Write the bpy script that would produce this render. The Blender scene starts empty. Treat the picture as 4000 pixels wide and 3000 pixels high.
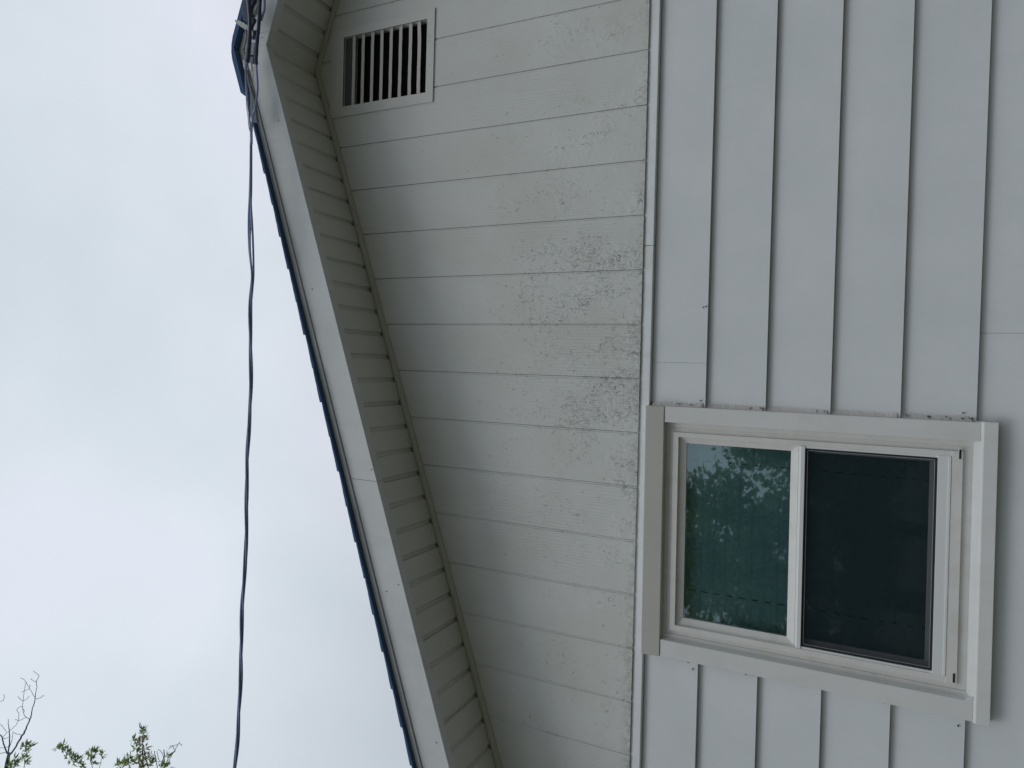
import bpy, bmesh, math, random
from mathutils import Vector, Matrix, noise as mnoise
R = math.radians
scene = bpy.context.scene
col = scene.collection

# ---------------------------------------------------------------- camera
cam_data = bpy.data.cameras.new('camera')
cam = bpy.data.objects.new('camera', cam_data)
col.objects.link(cam)
cam_data.sensor_fit = 'HORIZONTAL'
cam_data.sensor_width = 36.0
cam_data.lens = 24.667
cam_data.clip_start = 0.05
cam_data.clip_end = 2000
CAM = Vector((0.0, -2.566, 1.6))
pitch, yaw, roll = 0.4568332, -0.0290551, 0.0417590
fwd = Vector((math.sin(yaw)*math.cos(pitch), math.cos(yaw)*math.cos(pitch), math.sin(pitch)))
rt0 = Vector((math.cos(yaw), -math.sin(yaw), 0)); up0 = rt0.cross(fwd)
rt = math.cos(roll)*rt0 + math.sin(roll)*up0
up = -math.sin(roll)*rt0 + math.cos(roll)*up0
# the photograph was taken with the phone on its side: the house's "up" is the picture's left
cam.matrix_world = Matrix(((-up.x, rt.x, -fwd.x, CAM.x), (-up.y, rt.y, -fwd.y, CAM.y), (-up.z, rt.z, -fwd.z, CAM.z), (0, 0, 0, 1)))
scene.camera = cam

# ---------------------------------------------------------------- sky, sun, exposure
SUN_EL, SUN_ROT = R(48), R(200)
world = bpy.data.worlds.new('World'); scene.world = world
world.use_nodes = True
nt = world.node_tree; nt.nodes.clear()
def wn(t, **k):
    n = nt.nodes.new(t)
    for a, b in k.items(): setattr(n, a, b)
    return n
wout = wn('ShaderNodeOutputWorld'); bg = wn('ShaderNodeBackground'); bg.inputs[1].default_value = 0.1
sky = wn('ShaderNodeTexSky'); sky.sky_type = 'NISHITA'; sky.sun_disc = False
sky.sun_elevation = SUN_EL; sky.sun_rotation = SUN_ROT
tc = wn('ShaderNodeTexCoord')
mp = wn('ShaderNodeMapping'); mp.inputs['Scale'].default_value = (1.0, 1.0, 1.2)
n1 = wn('ShaderNodeTexNoise'); n1.inputs['Scale'].default_value = 2.1; n1.inputs['Detail'].default_value = 5; n1.inputs['Roughness'].default_value = 0.45; n1.inputs['Distortion'].default_value = 0.2
r1 = wn('ShaderNodeValToRGB')
SKYK = 9.6
r1.color_ramp.elements[0].position = 0.34; r1.color_ramp.elements[0].color = (0.625, 0.695, 0.765, 1)
r1.color_ramp.elements[1].position = 0.64; r1.color_ramp.elements[1].color = (0.80, 0.835, 0.925, 1)
e = r1.color_ramp.elements.new(0.5); e.color = (0.725, 0.78, 0.85, 1)
n2 = wn('ShaderNodeTexNoise'); n2.inputs['Scale'].default_value = 1.3; n2.inputs['Detail'].default_value = 2
r2 = wn('ShaderNodeValToRGB')
r2.color_ramp.elements[0].position = 0.42; r2.color_ramp.elements[0].color = (0.985, 1.008, 1.0, 1)
r2.color_ramp.elements[1].position = 0.6; r2.color_ramp.elements[1].color = (1.01, 0.995, 1.005, 1)
mul = wn('ShaderNodeMix', data_type='RGBA', blend_type='MULTIPLY'); mul.inputs[0].default_value = 1
# overcast sky: brighter towards the zenith than at the horizon
sep = wn('ShaderNodeSeparateXYZ')
zr = wn('ShaderNodeMapRange'); zr.inputs['From Min'].default_value = 0.05; zr.inputs['From Max'].default_value = 0.72
zr.inputs['To Min'].default_value = 0.36*SKYK; zr.inputs['To Max'].default_value = 1.05*SKYK
sc = wn('ShaderNodeVectorMath', operation='SCALE')
mixs = wn('ShaderNodeMix', data_type='RGBA'); mixs.inputs[0].default_value = 0.93
L = nt.links.new
L(tc.outputs['Generated'], mp.inputs[0]); L(mp.outputs[0], n1.inputs['Vector']); L(tc.outputs['Generated'], n2.inputs['Vector'])
L(n1.outputs[0], r1.inputs[0]); L(n2.outputs[0], r2.inputs[0])
L(r1.outputs[0], mul.inputs[6]); L(r2.outputs[0], mul.inputs[7])
L(tc.outputs['Generated'], sep.inputs[0]); L(sep.outputs[2], zr.inputs[0])
L(mul.outputs[2], sc.inputs[0]); L(zr.outputs[0], sc.inputs['Scale'])
L(sky.outputs[0], mixs.inputs[6]); L(sc.outputs[0], mixs.inputs[7])
L(mixs.outputs[2], bg.inputs[0]); L(bg.outputs[0], wout.inputs[0])

sun_d = bpy.data.lights.new('sun', 'SUN'); sun_d.energy = 0.5; sun_d.angle = R(25); sun_d.color = (1.0, 0.96, 0.9)
sun = bpy.data.objects.new('sun', sun_d); col.objects.link(sun)
sdir = Vector((math.sin(SUN_ROT)*math.cos(SUN_EL), math.cos(SUN_ROT)*math.cos(SUN_EL), math.sin(SUN_EL)))
sun.rotation_euler = sdir.to_track_quat('Z', 'Y').to_euler()
sun.location = (0, -10, 20)
scene.view_settings.view_transform = 'Standard'
scene.view_settings.look = 'None'
scene.view_settings.exposure = 0.0
scene.view_settings.gamma = 1.0
scene.view_settings.use_curve_mapping = False
scene.render.engine = 'CYCLES'
try:
    scene.cycles.transparent_max_bounces = 24
except Exception: pass

# ---------------------------------------------------------------- materials
def mat(name, base=(0.5, 0.5, 0.5), rough=0.6, metal=0.0, spec=0.4):
    m = bpy.data.materials.new(name); m.use_nodes = True
    b = m.node_tree.nodes['Principled BSDF']
    b.inputs['Base Color'].default_value = (*base, 1); b.inputs['Roughness'].default_value = rough
    b.inputs['Metallic'].default_value = metal; b.inputs['Specular IOR Level'].default_value = spec
    return m
class NB:
    """small node-building helper for one material"""
    def __init__(s, m): s.m = m; s.t = m.node_tree; s.b = s.t.nodes['Principled BSDF']
    def n(s, t, **k):
        x = s.t.nodes.new(t)
        for a, b in k.items(): setattr(x, a, b)
        return x
    def l(s, a, b): s.t.links.new(a, b)
    def pos(s, scale=(1, 1, 1)):
        g = s.n('ShaderNodeNewGeometry'); m = s.n('ShaderNodeMapping'); m.inputs['Scale'].default_value = scale
        s.l(g.outputs['Position'], m.inputs[0]); return m.outputs[0]
    def noise(s, v, scale, detail=3, rough=0.5, dist=0.0):
        x = s.n('ShaderNodeTexNoise'); x.inputs['Scale'].default_value = scale; x.inputs['Detail'].default_value = detail
        x.inputs['Roughness'].default_value = rough; x.inputs['Distortion'].default_value = dist
        s.l(v, x.inputs['Vector']); return x.outputs[0]
    def ramp(s, f, stops):
        x = s.n('ShaderNodeValToRGB'); cr = x.color_ramp
        while len(cr.elements) < len(stops): cr.elements.new(0.5)
        for e, (p, c) in zip(cr.elements, stops):
            e.position = p; e.color = (c, c, c, 1) if isinstance(c, (int, float)) else (*c, 1)
        s.l(f, x.inputs[0]); return x.outputs[0]
    def math(s, op, a, b=None, c=None):
        x = s.n('ShaderNodeMath', operation=op)
        for i, v in enumerate((a, b, c)):
            if v is None: continue
            if isinstance(v, (int, float)): x.inputs[i].default_value = v
            else: s.l(v, x.inputs[i])
        return x.outputs[0]
    def mix(s, f, a, b, mode='MIX'):
        x = s.n('ShaderNodeMix', data_type='RGBA', blend_type=mode)
        for i, v in ((0, f), (6, a), (7, b)):
            if isinstance(v, (int, float)): x.inputs[i].default_value = v
            elif isinstance(v, tuple): x.inputs[i].default_value = (*v, 1)
            else: s.l(v, x.inputs[i])
        return x.outputs[2]
    def bump(s, h, dist, strength=1.0, prev=None):
        x = s.n('ShaderNodeBump'); x.inputs['Distance'].default_value = dist; x.inputs['Strength'].default_value = strength
        s.l(h, x.inputs['Height'])
        if prev is not None: s.l(prev, x.inputs['Normal'])
        return x.outputs[0]
    def base(s, c): s.l(c, s.b.inputs['Base Color'])
    def normal(s, c): s.l(c, s.b.inputs['Normal'])

# --- smooth painted lap siding
WHITE = (0.67, 0.713, 0.727)
def paint(name, c, var=0.03, rough=0.55, dirt=0.0, grain=None, runs=0.0, stain=None):
    m = mat(name, c, rough, 0, 0.3); b = NB(m)
    a = b.noise(b.pos(), 3.2, 3)
    a2 = b.noise(b.pos((1, 1, 1)), 38, 4, 0.6)
    c0 = tuple(x*(1-var) for x in c); c1 = (c[0]*(1+var*1.2), c[1]*(1+var*.8), c[2]*(1+var*1.1))
    cc = b.mix(b.ramp(a, [(0.35, 0.0), (0.65, 1.0)]), c0, c1)
    cc = b.mix(b.ramp(a2, [(0.3, 0.06), (0.7, 0.0)]), cc, tuple(x*0.7 for x in c))
    if dirt:
        d = b.noise(b.pos((1, 1, 1)), 160, 3, 0.6)
        cc = b.mix(b.ramp(d, [(0.66, 0.0), (0.75, dirt)]), cc, (0.12, 0.12, 0.11))
    if runs:
        rn = b.noise(b.pos((1, 1, 0.07)), 24, 4, 0.6)
        cc = b.mix(b.math('MULTIPLY', b.ramp(rn, [(0.5, 0.0), (0.72, 1.0)]), runs), cc, tuple(x*0.62 for x in c))
    if stain:
        sn = b.noise(b.pos((1, 1, 1)), 11, 5, 0.65)
        cc = b.mix(b.math('MULTIPLY', b.ramp(sn, [(0.48, 0.0), (0.68, 1.0)]), stain[0]), cc, stain[1])
    b.base(cc)
    h = b.noise(b.pos(grain or (1, 1, 1)), 420 if not grain else 60, 3)
    h2 = b.noise(b.pos((1, 1, 1)), 9, 2)
    b.normal(b.bump(h2, 0.004, 0.25, b.bump(h, 0.0006, 0.35)))
    return m
M = {}
M['siding'] = paint('siding_paint', WHITE, 0.03, dirt=0.18, runs=0.05)
M['band'] = paint('band_paint', (0.70, 0.74, 0.75), 0.02, dirt=0.4, stain=(0.35, (0.50, 0.50, 0.46)))
M['trim'] = paint('trim_paint', (0.70, 0.72, 0.71), 0.025, 0.5, 0.18, (1, 1, 40), 0.10, (0.13, (0.48, 0.48, 0.40)))
M['head'] = paint('head_trim_paint', (0.56, 0.56, 0.52), 0.02, 0.6, 0.1, (40, 1, 1))  # darker and creamier base colour than the side trims
M['vinyl'] = paint('vinyl', (0.72, 0.725, 0.70), 0.03, 0.38, 0.25, None, 0.10, (0.24, (0.45, 0.46, 0.34)))
M['vinyl2'] = paint('vinyl_sash', (0.72, 0.745, 0.74), 0.02, 0.35, 0.05)
M['fascia'] = paint('fascia_metal_paint', (0.62, 0.65, 0.66), 0.025, 0.42, 0.12, None, 0.12, (0.15, (0.42, 0.44, 0.44)))
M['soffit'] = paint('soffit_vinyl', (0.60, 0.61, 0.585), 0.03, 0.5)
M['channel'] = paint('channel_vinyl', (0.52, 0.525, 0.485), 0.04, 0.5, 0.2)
M['louvre'] = paint('louvre_paint', (0.60, 0.60, 0.57), 0.05, 0.6, 0.3)
M['caulk'] = paint('caulk', (0.64, 0.63, 0.60), 0.10, 0.7, 0.35)
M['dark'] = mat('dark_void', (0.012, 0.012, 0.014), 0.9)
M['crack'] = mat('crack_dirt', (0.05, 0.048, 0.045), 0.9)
M['gap'] = mat('dark_grey', (0.09, 0.10, 0.10), 0.9)  # plain dark grey for backing boards and fascia nail heads

# --- weathered, painted plywood gable panel: grain, flaking, cracks near the bottom edge
m = mat('gable_paint', WHITE, 0.62, 0, 0.25); b = NB(m)
geo = b.n('ShaderNodeNewGeometry'); sep_ = b.n('ShaderNodeSeparateXYZ'); b.l(geo.outputs['Position'], sep_.inputs[0])
X, Z = sep_.outputs[0], sep_.outputs[2]
var = b.noise(b.pos(), 2.6, 3)
cc = b.mix(b.ramp(var, [(0.35, 0.0), (0.65, 1.0)]), (0.615, 0.64, 0.61), (0.665, 0.685, 0.675))
# how worn: strongest low on the panel
low = b.n('ShaderNodeMapRange'); b.l(Z, low.inputs[0]); low.inputs['From Min'].default_value = 3.25; low.inputs['From Max'].default_value = 2.4
patch = b.noise(b.pos((1, 1, 0.7)), 6.5, 3, 0.55)
g1 = b.math('SUBTRACT', X, 0.13); g1 = b.math('POWER', b.math('ABSOLUTE', g1), 2.0); g1 = b.math('MULTIPLY', g1, -2.2); g1 = b.math('EXPONENT', g1)
worn = b.math('MULTIPLY', low.outputs[0], b.math('ADD', b.math('MULTIPLY', g1, 0.75), b.ramp(patch, [(0.47, -0.0), (0.62, 0.75)])))
worn = b.math('MULTIPLY', worn, b.ramp(patch, [(0.38, 0.45), (0.55, 0.85)]))
def spot(x0, z0, sx, sz):
    u = b.math('POWER', b.math('ABSOLUTE', b.math('MULTIPLY', b.math('SUBTRACT', X, x0), 1/sx)), 2.0)
    w = b.math('POWER', b.math('ABSOLUTE', b.math('MULTIPLY', b.math('SUBTRACT', Z, z0), 1/sz)), 2.0)
    return b.math('EXPONENT', b.math('MULTIPLY', b.math('ADD', u, w), -1.0))
worn = b.math('ADD', worn, b.math('MAXIMUM', b.math('MULTIPLY', spot(0.43, 2.66, 0.08, 0.22), 0.45), b.math('MULTIPLY', spot(-0.15, 2.46, 0.09, 0.20), 0.7)))
worn = b.math('MINIMUM', worn, 1.0)
# wood grain (runs up the boards)
gv = b.pos((1, 1, 0.045)); gn = b.noise(gv, 130, 4, 0.55, 0.4)
wv = b.n('ShaderNodeTexWave'); wv.wave_type = 'BANDS'; wv.bands_direction = 'X'; wv.inputs['Scale'].default_value = 26; wv.inputs['Distortion'].default_value = 9
wv.inputs['Detail'].default_value = 2; wv.inputs['Detail Scale'].default_value = 0.6
b.l(b.pos((1, 1, 0.10)), wv.inputs['Vector'])
cat = b.ramp(b.noise(b.pos((1, 1, 0.6)), 2.3, 1), [(0.46, 0.0), (0.6, 1.0)])
catm = b.math('MULTIPLY', b.ramp(wv.outputs[0], [(0.0, 1.0), (0.22, 0.0)]), cat)
# flaking crescents: broken cell edges
warp = b.noise(b.pos(), 30, 3, 0.6)
vv = b.n('ShaderNodeVectorMath', operation='ADD'); sc_ = b.n('ShaderNodeVectorMath', operation='SCALE'); sc_.inputs['Scale'].default_value = 0.045
nw = b.n('ShaderNodeTexNoise'); nw.inputs['Scale'].default_value = 34; nw.inputs['Detail'].default_value = 3
b.l(b.pos(), nw.inputs['Vector']); b.l(nw.outputs['Color'], sc_.inputs[0]); b.l(b.pos((1, 1, 0.42)), vv.inputs[0]); b.l(sc_.outputs[0], vv.inputs[1])
vo = b.n('ShaderNodeTexVoronoi'); vo.feature = 'DISTANCE_TO_EDGE'; vo.inputs['Scale'].default_value = 42; b.l(vv.outputs[0], vo.inputs['Vector'])
edge = b.ramp(vo.outputs['Distance'], [(0.0, 1.0), (0.055, 0.0)])
brk = b.noise(b.pos((1, 1, 0.8)), 55, 2, 0.6)
thr = b.n('ShaderNodeMapRange'); b.l(worn, thr.inputs[0]); thr.inputs['To Min'].default_value = 0.68; thr.inputs['To Max'].default_value = 0.495
seg = b.math('GREATER_THAN', brk, thr.outputs[0])
fl = b.math('MULTIPLY', edge, seg)
# finer splits along the grain
vf = b.n('ShaderNodeTexNoise'); vf.inputs['Scale'].default_value = 210; vf.inputs['Detail'].default_value = 2; b.l(b.pos((1, 1, 0.10)), vf.inputs['Vector'])
thr2 = b.n('ShaderNodeMapRange'); b.l(worn, thr2.inputs[0]); thr2.inputs['To Min'].default_value = 0.80; thr2.inputs['To Max'].default_value = 0.625
split = b.math('GREATER_THAN', vf.outputs[0], thr2.outputs[0])
# chips where the paint is gone
ch = b.noise(b.pos((1, 1, 0.7)), 120, 4, 0.65, 0.8)
thr3 = b.n('ShaderNodeMapRange'); b.l(b.math('MULTIPLY', worn, b.ramp(b.noise(b.pos(), 9, 2), [(0.45, 0.0), (0.6, 1.0)])), thr3.inputs[0]); thr3.inputs['To Min'].default_value = 0.86; thr3.inputs['To Max'].default_value = 0.60
chip = b.math('GREATER_THAN', ch, thr3.outputs[0])
dk = b.math('MAXIMUM', b.math('MULTIPLY', fl, b.ramp(b.noise(b.pos(), 24, 2), [(0.35, 0.08), (0.65, 0.40)])), b.math('MAXIMUM', b.math('MULTIPLY', split, 0.28), b.math('MULTIPLY', chip, 0.62)))
cc = b.mix(b.math('MULTIPLY', catm, 0.09), cc, (0.33, 0.34, 0.34))
cc = b.mix(dk, cc, (0.13, 0.135, 0.135))
# grime along the lower edge of the panel
edg = b.n('ShaderNodeMapRange'); b.l(Z, edg.inputs[0]); edg.inputs['From Min'].default_value = 2.365; edg.inputs['From Max'].default_value = 2.332
cc = b.mix(b.math('MULTIPLY', b.math('MULTIPLY', edg.outputs[0], b.ramp(b.noise(b.pos(), 45, 4, 0.7), [(0.42, 0.0), (0.62, 1.0)])), 0.35), cc, (0.14, 0.135, 0.12))
b.base(cc)
h = b.math('MULTIPLY', gn, 0.28)
h = b.math('SUBTRACT', h, b.math('MULTIPLY', catm, 0.14))
h = b.math('ADD', h, b.math('MULTIPLY', b.noise(b.pos((1, 1, 0.7)), 75, 4, 0.6), b.math('MULTIPLY', worn, 1.2)))
h = b.math('SUBTRACT', h, b.math('MULTIPLY', dk, 1.1))
b.normal(b.bump(h, 0.0042, 1.0))
M['gable'] = m

def simple_noise(name, c0, c1, scale, rough, bumpd=0.0, metal=0.0, stretch=(1, 1, 1)):
    m = mat(name, c0, rough, metal); b = NB(m); n = b.noise(b.pos(stretch), scale, 4, 0.6)
    b.base(b.mix(b.ramp(n, [(0.35, 0.0), (0.65, 1.0)]), c0, c1))
    if bumpd: b.normal(b.bump(n, bumpd, 0.7))
    return m
M['shingle'] = simple_noise('shingle_granules', (0.042, 0.09, 0.185), (0.07, 0.13, 0.25), 260, 0.95, 0.002)  # blue veiling glare of the lens is put into this base colour
M['cable'] = simple_noise('cable_jacket', (0.21, 0.28, 0.45), (0.28, 0.35, 0.53), 60, 0.6, 0.0005)  # jacket colour also carries the blue haze flare, painted in
M['splice'] = simple_noise('splice_tape', (0.035, 0.045, 0.09), (0.06, 0.072, 0.125), 90, 0.6, 0.002)
M['wire'] = simple_noise('bare_wire', (0.42, 0.45, 0.50), (0.55, 0.58, 0.62), 80, 0.4, 0, 0.4)
M['galv'] = simple_noise('galvanised_metal', (0.16, 0.175, 0.19), (0.25, 0.265, 0.28), 70, 0.5, 0.001, 0.5)
M['grip'] = simple_noise('weathered_steel', (0.13, 0.15, 0.175), (0.20, 0.22, 0.25), 120, 0.7, 0.002, 0.2)
M['plastic'] = simple_noise('weathered_plastic', (0.38, 0.40, 0.41), (0.50, 0.51, 0.50), 60, 0.6, 0.001)
M['porcelain'] = simple_noise('porcelain', (0.55, 0.55, 0.53), (0.66, 0.65, 0.63), 40, 0.35)
M['bark'] = simple_noise('bark', (0.08, 0.10, 0.16), (0.15, 0.17, 0.23), 14, 0.9, 0.02, 0, (1, 1, 0.3))
M['bark2'] = simple_noise('bark_brown', (0.06, 0.05, 0.04), (0.12, 0.10, 0.08), 14, 0.9, 0.02, 0, (1, 1, 0.3))
M['wood'] = simple_noise('pole_wood', (0.10, 0.075, 0.055), (0.17, 0.13, 0.10), 10, 0.9, 0.01, 0, (1, 1, 0.1))
M['slat'] = simple_noise('blind_slat', (0.62, 0.68, 0.64), (0.68, 0.74, 0.70), 6, 0.5)
M['concrete'] = simple_noise('concrete', (0.26, 0.25, 0.23), (0.34, 0.33, 0.31), 5, 0.9, 0.004)
M['room'] = mat('room_wall', (0.20, 0.19, 0.17), 0.9)
M['grass'] = simple_noise('lawn', (0.062, 0.060, 0.033), (0.105, 0.098, 0.058), 3.5, 0.95, 0.03)
def leafmat(name, c0, c1):
    m = mat(name, c0, 0.5, 0, 0.35); b = NB(m); n = b.noise(b.pos(), 2.2, 3); n2 = b.noise(b.pos(), 14, 2)
    b.base(b.mix(b.ramp(b.math('ADD', b.math('MULTIPLY', n, 0.6), b.math('MULTIPLY', n2, 0.4)), [(0.4, 0.0), (0.6, 1.0)]), c0, c1))
    # thin leaves let some light through
    tr = b.n('ShaderNodeBsdfTranslucent'); tr.inputs[0].default_value = (c1[0]*1.6, c1[1]*1.6, c1[2]*1.1, 1)
    mx = b.n('ShaderNodeMixShader'); mx.inputs[0].default_value = 0.4
    o = b.t.nodes['Material Output']; b.l(b.b.outputs[0], mx.inputs[1]); b.l(tr.outputs[0], mx.inputs[2]); b.l(mx.outputs[0], o.inputs[0])
    return m
M['leaf0'] = leafmat('leaf_green', (0.13, 0.20, 0.11), (0.25, 0.33, 0.17))
M['leaf1'] = leafmat('leaf_yellow_green', (0.20, 0.25, 0.12), (0.32, 0.34, 0.18))
M['leaf2'] = leafmat('leaf_brown', (0.20, 0.17, 0.17), (0.32, 0.27, 0.25))
M['leafd'] = leafmat('leaf_deep', (0.06, 0.095, 0.05), (0.14, 0.19, 0.09))

# glass and insect screen
def glassmat(name, tint, k):
    m = bpy.data.materials.new(name); m.use_nodes = True; t = m.node_tree; t.nodes.clear()
    o = t.nodes.new('ShaderNodeOutputMaterial'); tr = t.nodes.new('ShaderNodeBsdfTransparent'); gl = t.nodes.new('ShaderNodeBsdfGlossy')
    tr.inputs[0].default_value = (*tint, 1); gl.inputs['Roughness'].default_value = 0.020; gl.inputs[0].default_value = (0.86, 0.97, 1.0, 1)
    fr = t.nodes.new('ShaderNodeFresnel'); fr.inputs[0].default_value = 1.52
    ml = t.nodes.new('ShaderNodeMath'); ml.operation = 'MULTIPLY'; ml.inputs[1].default_value = k; ml.use_clamp = True
    mx = t.nodes.new('ShaderNodeMixShader')
    g = t.nodes.new('ShaderNodeNewGeometry'); nz = t.nodes.new('ShaderNodeTexNoise'); nz.inputs['Scale'].default_value = 3.0; nz.inputs['Detail'].default_value = 1
    bp = t.nodes.new('ShaderNodeBump'); bp.inputs['Distance'].default_value = 0.0015; bp.inputs['Strength'].default_value = 0.5
    t.links.new(g.outputs['Position'], nz.inputs['Vector']); t.links.new(nz.outputs[0], bp.inputs['Height']); t.links.new(bp.outputs[0], gl.inputs['Normal'])
    t.links.new(fr.outputs[0], ml.inputs[0]); t.links.new(ml.outputs[0], mx.inputs[0]); t.links.new(tr.outputs[0], mx.inputs[1]); t.links.new(gl.outputs[0], mx.inputs[2])
    t.links.new(mx.outputs[0], o.inputs[0]); return m
M['glass'] = glassmat('window_glass', (0.82, 0.95, 0.97), 4.3)
m = bpy.data.materials.new('insect_mesh'); m.use_nodes = True; t = m.node_tree; b_ = t.nodes['Principled BSDF']
b_.inputs['Base Color'].default_value = (0.020, 0.030, 0.038, 1); b_.inputs['Roughness'].default_value = 0.9; b_.inputs['Specular IOR Level'].default_value = 0.05
tr = t.nodes.new('ShaderNodeBsdfTransparent'); mx = t.nodes.new('ShaderNodeMixShader'); mx.inputs[0].default_value = 0.40
t.links.new(tr.outputs[0], mx.inputs[1]); t.links.new(b_.outputs[0], mx.inputs[2]); t.links.new(mx.outputs[0], t.nodes['Material Output'].inputs[0])
M['screen'] = m
M['gasket'] = mat('gasket', (0.02, 0.022, 0.026), 0.7)

# ---------------------------------------------------------------- mesh helpers
class MB:
    def __init__(s): s.v = []; s.f = []
    def add(s, vs, fs):
        o = len(s.v); s.v += [tuple(p) for p in vs]; s.f += [tuple(i+o for i in q) for q in fs]; return s
    def box(s, x0, x1, y0, y1, z0, z1, tf=None):
        vs = [(x, y, z) for x in (x0, x1) for y in (y0, y1) for z in (z0, z1)]
        if tf: vs = [tf(*p) for p in vs]
        return s.add(vs, [(0, 1, 3, 2), (4, 6, 7, 5), (0, 4, 5, 1), (2, 3, 7, 6), (0, 2, 6, 4), (1, 5, 7, 3)])
    def prism(s, prof, a0, a1, fn):
        """closed profile [(u,v)], swept from a0 to a1; fn(a,u,v)->xyz"""
        n = len(prof); vs = [fn(a0, u, v) for u, v in prof] + [fn(a1, u, v) for u, v in prof]
        fs = [(i, (i+1) % n, n+(i+1) % n, n+i) for i in range(n)] + [tuple(range(n-1, -1, -1)), tuple(range(n, 2*n))]
        return s.add(vs, fs)
    def tube(s, pts, rad, seg=8, cap=True):
        pts = [Vector(p[:3]) for p in pts]; n = len(pts)
        if isinstance(rad, (int, float)): rad = [rad]*n
        tang = [((pts[min(i+1, n-1)] - pts[max(i-1, 0)]).normalized()) for i in range(n)]
        a = tang[0].orthogonal().normalized(); vs = []
        for i in range(n):
            a = (a - tang[i]*a.dot(tang[i])).normalized(); b2 = tang[i].cross(a)
            for k in range(seg):
                t = 2*math.pi*k/seg; vs.append(pts[i] + (a*math.cos(t) + b2*math.sin(t))*rad[i])
        fs = [(i*seg+k, i*seg+(k+1) % seg, (i+1)*seg+(k+1) % seg, (i+1)*seg+k) for i in range(n-1) for k in range(seg)]
        if cap: fs += [tuple(range(seg-1, -1, -1)), tuple(range((n-1)*seg, n*seg))]
        return s.add(vs, fs)
    def build(s, name, material, parent=None, smooth=False, bevel=0.0):
        me = bpy.data.meshes.new(name)
        base = PB.get(parent.name, Vector()) if parent else Vector()
        me.from_pydata([tuple(Vector(p)-base) for p in s.v], [], s.f)
        bm = bmesh.new(); bm.from_mesh(me); bmesh.ops.recalc_face_normals(bm, faces=bm.faces)
        bm.to_mesh(me); bm.free()
        mats = material if isinstance(material, list) else [material]
        for q in mats: me.materials.append(q)
        if smooth: me.polygons.foreach_set('use_smooth', [True]*len(me.polygons))
        o = bpy.data.objects.new(name, me); col.objects.link(o)
        if parent: o.parent = parent; PB[o.name] = base
        if bevel:
            md = o.modifiers.new('bevel', 'BEVEL'); md.width = bevel; md.segments = 2; md.limit_method = 'ANGLE'
        return o
PB = {}
def thing(name, loc, label, cat, group=None):
    o = bpy.data.objects.new(name, None); col.objects.link(o); o.location = loc; o.empty_display_size = 0.2
    PB[o.name] = Vector(loc); o['label'] = label; o['category'] = cat
    if group: o['group'] = group
    return o
def tag(o, label, cat, group=None):
    o['label'] = label; o['category'] = cat
    if group: o['group'] = group
    return o
def smoothpts(pts, sub=6):
    """Catmull-Rom through 3-D points (extra values interpolated too)"""
    n = len(pts); out = []
    for i in range(n-1):
        p0, p1, p2, p3 = pts[max(i-1, 0)], pts[i], pts[i+1], pts[min(i+2, n-1)]
        for k in range(sub):
            t = k/sub
            out.append([0.5*((2*b)+(-a+c)*t+(2*a-5*b+4*c-d)*t*t+(-a+3*b-3*c+d)*t**3) for a, b, c, d in zip(p0, p1, p2, p3)])
    out.append(list(pts[-1])); return out
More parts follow.
